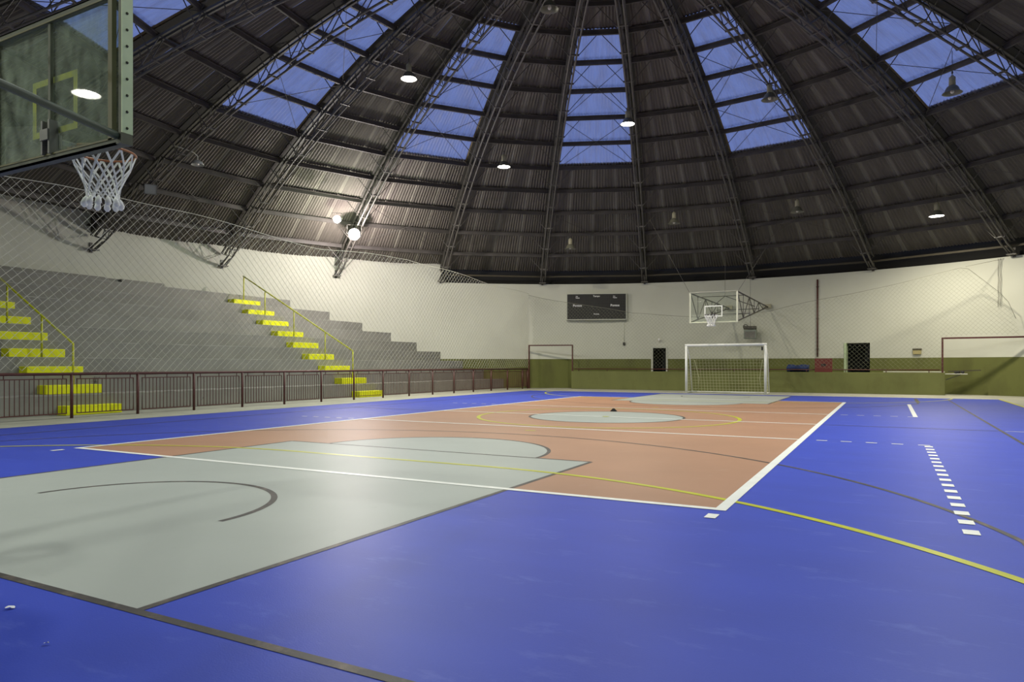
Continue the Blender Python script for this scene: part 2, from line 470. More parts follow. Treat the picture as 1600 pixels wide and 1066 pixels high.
dash = strip(MB(), (0, 0), (0.15, 0), 0.06, zw).mesh('dash', 'white_line')
for s in (-1, 1):
    for yy in (MID - CA, MID + CA):
        for i in range(5):
            x0 = CW + 0.21 + 0.335 * i
            link('dash', dash, floor, (x0 if s > 0 else -x0 - 0.15, yy, 0))
block = strip(MB(), (0, -0.075), (0, 0.075), 0.10, zw).mesh('dash_block', 'white_line')
for i in range(17):
    link('dash_block', block, floor, (6.02, 5.72 - 0.3555 * i, 0))
fpart(strip(MB(), (6.05, MID + CA - 0.03), (6.05, 17.65), 0.09, zw), 'coach_line', 'white_line')
for s in (-1, 1):
    fpart(strip(MB(), (s * (CW - 0.01), -0.36), (s * (CW - 0.01), -0.20), 0.085, zw), 'service_mark', 'white_line')
fpart(strip(MB(), (7.30, MID), (8.70, MID), 0.045, zw), 'bench_mark', 'white_line')
fpart(strip(MB(), (6.35, 18.9), (6.35, 21.9), 0.06, LAY['dark'] + 0.0003), 'corner_mark', 'dark_line')

# ================================================================== ROUND WALL
def wp(a, r, z=0.0): return (CX + r * sin(a), CY + r * cos(a), z)
DOORS = [(-14.07, -11.69, 2.06), (11.55, 14.61, 2.09)]
def wall_arc(name, a0, a1, top, label, holes=()):
    m = MB()
    cuts = {a0, a1}
    n = max(2, int(round((a1 - a0) / 2.5)))
    for i in range(n + 1): cuts.add(a0 + (a1 - a0) * i / n)
    for h in holes: cuts.update((h[0], h[1]))
    cuts = sorted(cuts)
    T = 0.25
    for c0, c1 in zip(cuts, cuts[1:]):
        if c1 - c0 < 1e-6: continue
        z0 = 0.0
        for h in holes:
            if c0 >= h[0] - 1e-6 and c1 <= h[1] + 1e-6: z0 = h[2]
        r0, r1 = rad(c0), rad(c1)
        vs_ = [wp(r0, RW, z0), wp(r1, RW, z0), wp(r1, RW + T, z0), wp(r0, RW + T, z0), wp(r0, RW, top), wp(r1, RW, top), wp(r1, RW + T, top), wp(r0, RW + T, top)]
        m.add(vs_, [(0, 1, 2, 3), (7, 6, 5, 4), (4, 5, 1, 0), (6, 7, 3, 2), (5, 6, 2, 1), (7, 4, 0, 3)])
    o = tag(m.build(name, 'round_wall_paint'), kind='structure')
    o['label'] = label
    return o
wall_far = wall_arc('wall_far', -45.0, 100.0, 5.15, 'low cream and olive round wall behind the goal', DOORS)
wall_left = wall_arc('wall_left', -90.0, -45.0, 6.30, 'tall cream wall above the bleachers')
wall_arc('wall_left', -150.0, -90.0, 6.80, 'tallest stretch of cream wall above the bleachers')
wall_arc('wall_near', 100.0, 210.0, 5.15, 'cream round wall behind the camera end')

# dark closure between wall top and roof
m = MB()
n = 48
for i in range(n):
    a0, a1 = rad(-45 + 255 * i / n), rad(-45 + 255 * (i + 1) / n)
    m.add([wp(a0, RW + 0.3, 4.6), wp(a1, RW + 0.3, 4.6), wp(a1, RW + 0.3, 6.3), wp(a0, RW + 0.3, 6.3),
           wp(a0, RW + 0.36, 4.6), wp(a1, RW + 0.36, 4.6), wp(a1, RW + 0.36, 6.3), wp(a0, RW + 0.36, 6.3)],
          [(3, 2, 1, 0), (4, 5, 6, 7), (7, 6, 2, 3)])
tag(m.build('trim_1', 'black_gap'), 'dark closure strip between round wall top and roof edge', kind='structure')

# doors with dark rooms behind
for i, (a0, a1, zt) in enumerate(DOORS):
    r0, r1 = rad(a0), rad(a1)
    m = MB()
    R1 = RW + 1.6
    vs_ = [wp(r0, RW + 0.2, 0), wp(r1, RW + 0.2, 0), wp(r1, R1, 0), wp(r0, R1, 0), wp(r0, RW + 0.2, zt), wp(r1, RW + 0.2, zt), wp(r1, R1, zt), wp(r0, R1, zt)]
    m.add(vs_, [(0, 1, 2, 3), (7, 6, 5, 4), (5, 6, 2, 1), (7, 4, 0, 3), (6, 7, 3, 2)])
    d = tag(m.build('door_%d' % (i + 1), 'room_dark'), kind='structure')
    d['label'] = ('narrow dark doorway between scoreboard and goal', 'wide dark doorway beside the red board')[i]
    fm = MB()
    w = 0.09
    for ra, da in ((r0, 1), (r1, -1)):
        rb = ra + da * w / RW
        lo, hi = min(ra, rb), max(ra, rb)
        v8 = [wp(lo, RW - 0.03, 0), wp(hi, RW - 0.03, 0), wp(hi, RW + 0.22, 0), wp(lo, RW + 0.22, 0), wp(lo, RW - 0.03, zt), wp(hi, RW - 0.03, zt), wp(hi, RW + 0.22, zt), wp(lo, RW + 0.22, zt)]
        fm.add(v8, [(0, 1, 2, 3), (7, 6, 5, 4), (4, 5, 1, 0), (6, 7, 3, 2), (5, 6, 2, 1), (7, 4, 0, 3)])
        if i == 1 and da == 1: break
    if i == 0:
        v8 = [wp(r0, RW - 0.03, zt - w), wp(r1, RW - 0.03, zt - w), wp(r1, RW + 0.22, zt - w), wp(r0, RW + 0.22, zt - w), wp(r0, RW - 0.03, zt), wp(r1, RW - 0.03, zt), wp(r1, RW + 0.22, zt), wp(r0, RW + 0.22, zt)]
        fm.add(v8, [(0, 1, 2, 3), (7, 6, 5, 4), (4, 5, 1, 0), (6, 7, 3, 2), (5, 6, 2, 1), (7, 4, 0, 3)])
    fm.build('door_frame', ('score_frame', 'frame_green')[i], d)
    pm = MB()
    f0, f1 = (0.55, 0.95) if i == 0 else (0.42, 0.72)
    p0, p1 = r0 + (r1 - r0) * f0, r0 + (r1 - r0) * f1
    zl, zh = (0.2, 1.9) if i == 0 else (1.30, 2.02)
    pm.add([wp(p0, R1 - 0.02, zl), wp(p1, R1 - 0.02, zl), wp(p1, R1 - 0.02, zh), wp(p0, R1 - 0.02, zh)], [(3, 2, 1, 0)])
    pm.build('inner_panel', 'room_panel', d)

# ================================================================== ROOF
HALF = rad(7.5)
def ring_pt(r, s, dz):
    return (s * r * sin(HALF), r * cos(HALF), par(r) + dz)
SHEET_CACHE = {}
def sheet_mesh(ro, ri, s0, s1, kind, zo=None):
    key = (ro, ri, round(s0, 4), round(s1, 4), kind, zo)
    if key in SHEET_CACHE: return SHEET_CACHE[key]
    width = (s1 - s0) * ro * sin(HALF)
    per = max(2, int(round(width / 0.115)))
    n = per * 4
    m = MB()
    vs_, fs, mis = [], [], []
    lap = 6 if (kind == 'roof' and per > 4) else 0
    wob = random.uniform(-0.004, 0.004)
    for i in range(n + 1):
        s = s0 + (s1 - s0) * i / n
        c = 0.017 * (1, 0, -1, 0)[i % 4]
        up = 0.014 if i > n - lap else 0.0
        for k, r in enumerate((ro, ri - 0.10)):
            x, y, z = ring_pt(r, s * (1.0 if i not in (n,) else 1.0), 0.115)
            if k == 0 and zo is not None: z = zo
            vs_.append((x, y, z + c + up + (0.018 if k == 1 else 0.0) + wob))
    for i in range(n):
        fs.append((2 * i, 2 * i + 1, 2 * i + 3, 2 * i + 2)); mis.append(1 if i >= n - lap else 0)
    b = MB()
    for f, mi in zip(fs, mis):
        b.f.append(f); b.mi.append(mi); b.sm.append(False)
    b.v = vs_
    mats = {'roof': ['roof_sheet', 'roof_lap'], 'sky': ['skylight_plastic'], 'strip': ['brown_strip']}[kind]
    me = b.mesh({'roof': 'roof_sheet', 'sky': 'skylight_sheet', 'strip': 'edge_strip'}[kind], mats)
    SHEET_CACHE[key] = me
    return me
PUR = {}
def purlin_mesh(r):
    if r not in PUR:
        a, b = ring_pt(r, -0.97, 0.0), ring_pt(r, 0.97, 0.0)
        m = MB().bar(a, b, 0.07, 0.15)
        m.bar((a[0], a[1] - 0.05, a[2] + 0.06), (b[0], b[1] - 0.05, b[2] + 0.06), 0.06, 0.02)
        PUR[r] = m.mesh('purlin', 'purlin_steel')
    return PUR[r]
BAYS = [-135 + 15 * i for i in range(14)]      # start angle of every bay in view
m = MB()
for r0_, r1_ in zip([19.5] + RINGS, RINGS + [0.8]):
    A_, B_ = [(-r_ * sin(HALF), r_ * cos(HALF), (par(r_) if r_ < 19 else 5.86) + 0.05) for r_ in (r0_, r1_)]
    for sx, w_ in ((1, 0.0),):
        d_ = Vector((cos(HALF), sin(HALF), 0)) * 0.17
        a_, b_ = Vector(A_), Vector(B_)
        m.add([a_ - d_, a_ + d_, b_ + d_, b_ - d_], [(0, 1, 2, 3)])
RIDGE_SHADE = m.mesh('ridge_shade_strip', 'ridge_dark')  # dark strips along the bay joints; shade of the sheet margins painted in
EAVE = MB().bar(ring_pt(18.85, -0.99, 0), ring_pt(18.85, 0.99, 0), 0.10, 0.14)
eave_me = MB().bar((-18.75 * sin(HALF), 18.75 * cos(HALF), 5.46), (18.75 * sin(HALF), 18.75 * cos(HALF), 5.46), 0.07, 0.07).mesh('eave_beam', 'eave_brown')
for a in BAYS:
    bay = empty('ceiling', (CX, CY, 0), -rad(a + 7.5))
    sky = (a % 30 == 0)
    tag(bay, kind='structure')
    bay['label'] = 'roof bay of corrugated sheets' + (' with a blue skylight strip' if sky else '')
    ez = 6.50 if a <= -105 else (5.92 if a < -45 else 5.83)
    rows = [(19.5, RINGS[0])] + list(zip(RINGS, RINGS[1:]))
    for k, (ro, ri) in enumerate(rows):
        is_sky = sky and 5 <= k <= 9
        nsh = 4 if ro > 9.5 else (3 if ro > 6.5 else (2 if ro > 3 else 1))
        lo, hi = (-0.86, 0.86) if is_sky else (-1.0, 1.0)
        if is_sky:
            for s0, s1 in ((-1.0, -0.86), (0.86, 1.0)):
                link('edge_strip', sheet_mesh(ro, ri, s0, s1, 'strip'), bay)
        zo = ez if k == 0 else None
        for j in range(nsh):
            s0 = lo + (hi - lo) * j / nsh; s1 = lo + (hi - lo) * (j + 1) / nsh
            link('skylight_sheet' if is_sky else 'roof_sheet', sheet_mesh(ro, ri, s0, s1 + (0.01 if j < nsh - 1 else 0), 'sky' if is_sky else 'roof', zo), bay)
        link('purlin', purlin_mesh(ri), bay)
    if a >= -45:
        link('eave_beam', eave_me, bay)
    link('ridge_shade_strip', RIDGE_SHADE, bay)
    if a == -90:
        g0, g1, g2, g3 = ring_pt(RINGS[0], -1, 0.02), (-19.5 * sin(HALF), 19.5 * cos(HALF), 5.6), (-19.5 * sin(HALF), 19.5 * cos(HALF), 6.75), ring_pt(RINGS[0], -1, 0.35)
        MB().add([g0, g1, g2, g3], [(0, 1, 2, 3)]).build('gable_plate', 'ridge_dark', bay)

# the rest of the dome, out of the photograph: plain sheets with the same skylight pattern
m = MB(); ms = MB()
for i in range(24):
    a = -135 + 15 * i
    if a in BAYS: continue
    for k, (ro, ri) in enumerate([(19.5, RINGS[0])] + list(zip(RINGS, RINGS[1:]))):
        is_sky = (a % 30 == 0) and 5 <= k <= 9
        A0, A1 = rad(a), rad(a + 15)
        (ms if is_sky else m).add([wp(A0, ro, par(ro) + 0.1 if k else 5.83), wp(A1, ro, par(ro) + 0.1 if k else 5.83), wp(A1, ri, par(ri) + 0.1), wp(A0, ri, par(ri) + 0.1)], [(0, 1, 2, 3)])
for i in range(24):
    A0, A1 = rad(15 * i), rad(15 * i + 15)
    m.add([wp(A0, 1.2, par(1.2) + 0.1), wp(A1, 1.2, par(1.2) + 0.1), (CX, CY, par(0) + 0.15)], [(0, 1, 2)])
back = tag(m.build('ceiling', 'roof_sheet'), 'plain roof sheets over the camera end of the hall', kind='structure')
ms.build('skylight_sheet', 'skylight_plastic', back)

# ------------------------------------------------------------------ radial lattice trusses
FR, FZ = 19.05, 5.15
def T(r, dz, x=0.0): return (x, r - FR, par(r) + dz - FZ)
DT, DB, BW = -0.12, -0.70, 0.10
NS = 28
RS = [FR - (FR - 1.4) * i / NS for i in range(NS + 1)]
top_me = MB()
for x in (-0.07, 0.07):
    top_me.tube([T(r, DT, x) for r in RS], 0.042, 4, smooth=False)
top_me = top_me.mesh('top_chord', 'steel_dark')
bot_me = [MB().tube([T(r, DB + (0.12 if i == 0 else 0), s * BW) for i, r in enumerate(RS)], 0.032, 6).mesh('bottom_chord', 'truss_grey') for s in (-1, 1)]
lace = []
for i in range(NS):
    for s in (-1, 1):
        if i % 2 == 0: p0, p1 = T(RS[i], DT, s * 0.07), T(RS[i + 1], DB, s * BW)
        else: p0, p1 = T(RS[i], DB, s * BW), T(RS[i + 1], DT, s * 0.07)
        lace.append(MB().tube([p0, p1], 0.015, 4, smooth=False).mesh('lacing_bar', 'steel_dark'))
    if i % 2 == 1:
        lace.append(MB().tube([T(RS[i], DB, BW), T(RS[i] , DT, -0.07)], 0.013, 4, smooth=False).mesh('lacing_bar', 'steel_dark'))
batten, knee = [], []
for r in RINGS[:-2]:
    batten.append(MB().bar(T(r - 0.06, DB, -0.17), T(r - 0.06, DB, 0.17), 0.05, 0.05).mesh('batten', 'truss_grey'))
    for s in (-1, 1):
        knee.append(MB().tube([T(r - 0.06, DB, s * 0.16), T(r, -0.04, s * 0.72)], 0.015, 4, smooth=False).mesh('knee_brace', 'steel_dark'))
shoe = MB().box(-0.16, 0.16, -0.12, 0.16, 0.02, 0.06).box(-0.05, 0.05, 0.11, 0.145, -0.05, 0.30)
shoe.tube([(0, 0.08, 0.0), (0, -0.55, 0.28)], 0.02, 5)
shoe_me = shoe.mesh('shoe', 'steel_dark')
TR_LABEL = {-135: 'roof rib at the far edge of the frame above the near backboard', -120: 'roof rib crossing the top corner behind the near backboard',
            -105: 'roof rib seen just beside the pale green edge of the near backboard', -90: 'roof rib above the near basketball net carrying the square floodlight',
            -75: 'roof rib landing on the tall wall above the farther stair rail', -60: 'roof rib with the dazzling floodlight near its foot',
            -45: 'roof rib landing where the cream wall steps down', -30: 'roof rib landing on the wall just before the scoreboard',
            -15: 'roof rib landing on the wall just past the scoreboard', 0: 'roof rib landing above the far basketball backboard',
            15: 'roof rib landing above the wide dark doorway', 30: 'roof rib landing above the wide red portal frame',
            45: 'roof rib at the top corner over the hanging unlit lamp', 60: 'roof rib beyond the top corner of the picture'}
for a in range(-135, 61, 15):
    A = rad(a)
    t = empty('roof_truss', (CX + FR * sin(A), CY + FR * cos(A), FZ), -A)
    tag(t, 'curved steel lattice ' + TR_LABEL[a], 'roof truss', 'radial roof ribs of the dome')
    link('top_chord', top_me, t)
    for b in bot_me: link('bottom_chord', b, t)
    for b in lace: link('lacing_bar', b, t)
    for b in batten: link('batten', b, t)
    for b in knee: link('knee_brace', b, t)
    link('shoe', shoe_me, t)

# thin cross bracing rods in some bays
rod_me = {}
def rod(k, fl_):
    key = (k, fl_)
    if key not in rod_me:
        r0, r1 = RINGS[k], RINGS[k + 2]
        s = 0.95 if fl_ else -0.95
        rod_me[key] = MB().tube([ring_pt(r0, s, -0.05), ring_pt(r1, -s, -0.05)], 0.010, 4, smooth=False).mesh('brace_rod', 'steel_dark')
    return rod_me[key]
for o in [o for o in COL.objects if o.name.startswith('ceiling') and o.type == 'EMPTY']:
    a = round(-math.degrees(o.rotation_euler.z) - 7.5)
    if (a // 15) % 2 == 0:
        for k in (0, 4, 6): link('brace_rod', rod(k, True), o); link('brace_rod', rod(k, False), o)

# ================================================================== BLEACHERS
bl = empty('bleacher', (-11.2, 9.0, 0))
tag(bl, 'long grey concrete bleacher with nine stepped rows along the side wall', 'bleacher')
def ycirc(x, s, r=RW - 0.01): return CY + s * math.sqrt(max(0.0, r * r - x * x))
XT = [-11.2 - 0.795 * k for k in range(11)]
ZT = [0.46 + 0.44 * k for k in range(9)] + [4.18]
for k in range(9):
    x0, x1 = XT[k], XT[k + 1]
    if k == 8: x1 = -18.3
    p = [(x0, max(-6.0, ycirc(x0, -1))), (x0, ycirc(x0, 1)), (x1, ycirc(x1, 1)), (x1, max(-6.0, ycirc(x1, -1)))]
    z0 = 0.0 if k == 0 else ZT[k - 1] - 0.02
    m = MB().prism([(x + 11.2, y - 9.0) for x, y in p][::-1], z0, ZT[k])
    ti = m.build('tier', 'bleacher_concrete', bl)
    MB().prism([(x0 + 11.2 + 0.004, p[0][1] - 9), (x0 + 11.2 + 0.004, p[1][1] - 9), (x0 + 11.2 - 0.03, p[1][1] - 9), (x0 + 11.2 - 0.03, p[0][1] - 9)][::-1], ZT[k] - 0.022, ZT[k] + 0.003).build('nosing', 'nosing_worn', ti)
m = MB()
for y0, y1, d in ((3.6, 8.95, 0.0), (8.95, 9.55, 0.42), (9.55, 11.2, 0.0)):
    m.box(-18.7 + 11.2, -18.3 + 11.2 - d * 0.4, y0 - 9, y1 - 9, 3.9, 4.18)
m.build('parapet', 'bleacher_concrete', bl)

STEP = MB().bevbox(0, 0.36, -0.66, 0.66, 0.0, 0.215, 0.012).mesh('step', 'step_yellow')
for yc, lab, hl, top in ((4.13, 'bright yellow concrete stair blocks up the bleacher nearest the near backboard', 'yellow tubular handrail on the nearer bleacher stair', 9),
                         (14.10, 'bright yellow concrete stair blocks up the bleacher below the dazzling floodlight', 'yellow tubular handrail on the farther bleacher stair', 9)):
    st = tag(empty('aisle_stair', (-11.2, yc, 0)), lab, 'stairs', 'yellow stair aisles of the bleacher')
    for k in range(9):
        link('step', STEP, st, (XT[k] + 11.2, 0, 0.0 if k == 0 else ZT[k - 1]))
    hr = tag(empty('handrail', (-11.8, yc, 0.675)), hl, 'handrail', 'yellow handrails of the bleacher')
    xs = [-11.72, -13.06, -14.66, -16.22, -17.42]
    zb = []
    for x in xs:
        k = max(kk for kk in range(9) if x <= XT[kk] + 0.36 + 1e-6)
        zb.append((ZT[k - 1] + 0.215) if x > XT[k] else ZT[k])
    zt = [1.66 + (4.72 - 1.66) * (x - xs[0]) / (xs[-1] - xs[0]) for x in xs]
    for x, z0, z1 in zip(xs, zb, zt):
        MB().tube([(x + 11.8, 0, z0 - 0.675), (x + 11.8, 0, z1 - 0.675)], 0.024, 8).build('post', 'rail_yellow', hr)
    MB().tube([(xs[0] + 11.8, 0, zt[0] - 0.675), (xs[-1] + 11.8 - 0.03, 0, zt[-1] - 0.675 + 0.017)], 0.026, 8).build('rail', 'rail_yellow', hr)

# ================================================================== BARRIER FENCE
fe = tag(empty('barrier_fence', (-10, 3.12, 0)), 'long dark red steel barrier of framed bar panels in front of the bleacher', 'fence')
FY = [3.12 + 1.51 * i for i in range(-5, 15)] + [24.80]
OY = 3.12
MB().tube([(0, FY[0] - OY, 0.955), (0, FY[-1] - OY, 0.955)], 0.034, 8).build('top_rail', 'oxide_red', fe)
post_me = MB().tube([(0, 0, 0), (0, 0, 0.95)], 0.032, 8).mesh('post', 'oxide_red')
bar_me = MB().tube([(0, 0, 0.12), (0, 0, 0.845)], 0.0085, 4, smooth=False).mesh('baluster', 'oxide_red')
tab_me = MB().tube([(0, 0, 0.845), (0, 0, 0.945)], 0.010, 4, smooth=False).mesh('hanger', 'oxide_red')
frame_cache = {}
for y0, y1 in zip(FY, FY[1:]):
    link('post', post_me, fe, (0, y0 - OY, 0))
    L = round(y1 - y0, 3)
    a, b = 0.11, L - 0.11
    if L not in frame_cache:
        frame_cache[L] = MB().tube([(0, a, 0.11), (0, b, 0.11), (0, b, 0.85), (0, a, 0.85)], 0.017, 4, smooth=False, closed=True).mesh('panel_frame', 'oxide_red')
    link('panel_frame', frame_cache[L], fe, (0, y0 - OY, 0))
    nb = 13 if L > 1.0 else 4
    for i in range(1, nb + 1):
        link('baluster', bar_me, fe, (0, y0 - OY + a + (b - a) * i / (nb + 1), 0))
    for f in (0.06, 0.5, 0.94):
        link('hanger', tab_me, fe, (0, y0 - OY + a + (b - a) * f, 0))
link('post', post_me, fe, (0, FY[-1] - OY, 0))

# ================================================================== END BARRIER WALL AND FRAMES
m = MB().bevbox(-7.95, 7.42, 25.42, 25.86, 0.0, 0.85, 0.015)
lw = tag(m.build('wall_barrier', 'olive_wall'), 'low olive painted barrier wall behind the goal', kind='structure')
rl = tag(empty('barrier_rail', (-0.2, 25.52, 0.85)), 'thin dark red rail on short posts along the low olive wall', 'rail')
MB().tube([(-7.65, 0, 0.105), (7.46, 0, 0.105)], 0.022, 8).build('rail', 'oxide_red', rl)
sp = MB().tube([(0, 0, 0), (0, 0, 0.10)], 0.018, 6).mesh('post', 'oxide_red')
for i in range(11): link('post', sp, rl, (-7.4 + 1.45 * i, 0, 0))
gf = tag(empty('portal_frame', (-8.95, 25.2, 0)), 'narrow dark red square tube frame at the corner where the barrier ends', 'frame')
MB().bar((-1.03, -0.27, 0), (-1.03, -0.27, 2.1), 0.055, 0.055).build('post', 'oxide_red', gf)
MB().bar((1.03, 0.30, 0.85), (1.03, 0.30, 2.1), 0.055, 0.055).build('post', 'oxide_red', gf)
MB().bar((-1.06, -0.28, 2.1), (1.06, 0.31, 2.1), 0.055, 0.055).build('crossbar', 'oxide_red', gf)
gf = tag(empty('portal_frame', (7.34, 25.5, 0.85)), 'wide dark red square tube frame standing on the low wall end by the opening', 'frame')
MB().bar((0, 0, 0), (0, 0, 1.31), 0.062, 0.062).build('post', 'oxide_red', gf)
MB().bar((2.64, -0.32, -0.85), (2.64, -0.32, 1.31), 0.062, 0.062).build('post', 'oxide_red', gf)
MB().bar((-0.03, 0, 1.31), (2.67, -0.32, 1.31), 0.062, 0.062).build('crossbar', 'oxide_red', gf)

# ================================================================== SAFETY NETS
def lerp_tab(tab, x):
    if x <= tab[0][0]: return tab[0][1]
    for (x0, v0), (x1, v1) in zip(tab, tab[1:]):
        if x <= x1: return v0 + (v1 - v0) * (x - x0) / (x1 - x0)
    return tab[-1][1]
def net(fn, x0, x1, bottom, top, pitch, r, seg=0.42):
    """diamond mesh in a hanging plane; fn(x, z) gives the 3-D point"""
    m = MB()
    zmax = 5.4
    for sgn in (-1, 1):
        n0 = int((x0 - zmax) / pitch) - 1; n1 = int((x1 + zmax) / pitch) + 1
        for i in range(n0, n1):
            b0 = i * pitch
            run = []
            z = 0.9
            def flush():
                if len(run) > 1: m.tube([fn(x, zz) for x, zz in run], r, 3, caps=False, smooth=False)
                run.clear()
            zs = []
            while z < zmax: zs.append(z); z += 0.1
            last = None
            for z in zs:
                x = b0 + sgn * (z - 0.9)
                ok = x0 <= x <= x1 and lerp_tab(bottom, x) - 0.02 <= z <= lerp_tab(top, x) + 0.02
                if ok: run.append((x, z))
                else:
                    if len(run) > 5: run[:] = run[::4] + ([run[-1]] if (len(run) - 1) % 4 else [])
                    flush()
            if len(run) > 5: run[:] = run[::4] + ([run[-1]] if (len(run) - 1) % 4 else [])
            flush()
    return m
def side_fn(x, z):
    b = (z - 0.95) / 4.0
    return (-10.0 - 0.05 + 0.12 * sin(0.9 * x) * b * (1 - b) * 2, x + 0.05 * sin(1.7 * z + 0.6 * x), z + 0.04 * sin(1.1 * x))
stop = [(-4, 4.9), (1.74, 4.88), (3, 5.0), (4.1, 5.04), (6.1, 4.98), (8.1, 4.86), (10.6, 4.78), (12.4, 4.87), (15.2, 5.05), (17.3, 4.95), (21.1, 4.76), (24.0, 4.65), (25.2, 4.62)]
sn = tag(empty('safety_net', (-10, 10, 0.96)), 'pale diamond mesh safety net hanging between court and bleacher', 'net')
def off(fn, o): return lambda x, z: tuple(Vector(fn(x, z)) - Vector(o))
o_ = (-10, 10, 0.96)
net(off(side_fn, o_), -4, 25.1, [(-4, 0.97), (25.2, 0.97)], stop, 0.205, 0.0042).build('mesh', 'net_pale', sn)
MB().tube([off(side_fn, o_)(x, lerp_tab(stop, x)) for x in [(-4 + 0.3 * i) for i in range(98)]], 0.008, 5).build('head_rope', 'net_pale', sn)

def end_fn(x, z):
    return (x + 0.06 * sin(1.3 * z + 0.8 * x), 25.25 + 0.10 * sin(0.7 * x + z), z + 0.07 * sin(0.9 * x))
etop = [(-10.1, 4.62), (-8.0, 4.20), (-4.94, 3.47), (-3.6, 3.40), (-1.2, 3.30), (1.2, 3.32), (2.93, 3.75), (4.91, 4.19), (8.05, 4.74), (9.35, 3.5), (9.85, 2.3)]
ebot = [(-10.1, 2.12), (-7.95, 2.12), (-7.94, 0.97), (7.3, 0.97), (7.32, 2.18), (9.9, 2.18)]
o_ = (0, 25.25, 0.97)
en = tag(empty('safety_net', o_), 'thin olive diamond mesh safety net sagging in front of the far round wall', 'net')
net(off(end_fn, o_), -10.1, 9.8, ebot, etop, 0.165, 0.0026).build('mesh', 'net_olive', en)
MB().tube([off(end_fn, o_)(x, lerp_tab(etop, x)) for x in [(-10.1 + 0.25 * i) for i in range(80)]], 0.008, 5).build('head_rope', 'rope_grey', en)
MB().tube([off(end_fn, o_)(8.05, 4.74), (9.45, 0.6, 4.15)], 0.007, 5).build('stay_rope', 'rope_grey', en)

# ================================================================== GOAL
gx0, gx1, gy, gh = -1.76, 1.32, 22.95, 2.0
go = tag(empty('futsal_goal', ((gx0 + gx1) / 2, gy, 0)), 'white futsal goal with pale net at the far end of the court', 'goal')
hw = (gx1 - gx0) / 2
for s in (-1, 1): MB().tube([(s * hw, 0, 0), (s * hw, 0, gh - 0.05)], 0.052, 12).build('goalpost', 'goal_white', go)
MB().tube([(-hw - 0.05, 0, gh - 0.05), (hw + 0.05, 0, gh - 0.05)], 0.052, 12).build('crossbar', 'goal_white', go)
MB().tube([(-hw, 0.95, 0.03), (hw, 0.95, 0.03)], 0.030, 8).build('ground_bar', 'goal_white', go)
for s in (-1, 1):
    MB().tube([(s * hw, 0, 0.03), (s * hw, 0.95, 0.03)], 0.030, 8).build('side_bar', 'goal_white', go)
    MB().tube([(s * hw, 0.10, gh - 0.08), (s * hw, 0.55, gh - 0.5), (s * hw, 0.95, 0.03)], 0.024, 8).build('back_stay', 'goal_white', go)
    MB().tube([(s * hw, 0.72, 0.03), (s * (hw - 0.22), 0.95, 0.03)], 0.020, 6).build('corner_brace', 'goal_white', go)
m = MB()
def gb(x, t):   # back sheet of the goal net, t 0 top .. 1 ground
    return (x, 0.12 + 0.80 * t ** 0.6 + 0.05 * sin(2 * x), (gh - 0.08) * (1 - t) + 0.03)
nx, nz = 24, 16
for i in range(nx + 1):
    x = -hw + 0.05 + (2 * hw - 0.1) * i / nx
    m.tube([gb(x, t / nz) for t in range(nz + 1)], 0.0045, 3, caps=False, smooth=False)
for k in range(nz + 1):
    m.tube([gb(-hw + 0.05 + (2 * hw - 0.1) * i / nx, k / nz) for i in range(nx + 1)], 0.0045, 3, caps=False, smooth=False)
for s in (-1, 1):
    for k in range(1, nz):
        p = gb(s * (hw - 0.03), k / nz)
        m.tube([(s * hw, 0.05, p[2]), p], 0.0045, 3, caps=False, smooth=False)
    for k in range(1, 6):
        m.tube([(s * hw, 0.12 * k, max(0.05, gh - 0.1 - 0.3 * (k - 1))), (s * hw, 0.12 * k, 0.03)], 0.0045, 3, caps=False, smooth=False)
m.build('goal_net', 'goal_cord', go)
for s in (-1, 1):
    MB().tube([(s * (hw - 0.20), 0.55, 1.35), (s * (hw - 0.26), 0.66, 1.0), (s * (hw - 0.34), 0.75, 0.6), (s * (hw - 0.28), 0.85, 0.15)], 0.012, 5).build('net_cord', 'goal_cord', go)
MB().box(hw - 0.16, hw - 0.10, 0.02, 0.08, 1.72, 1.86).build('clip_block', 'black_rubber', go)

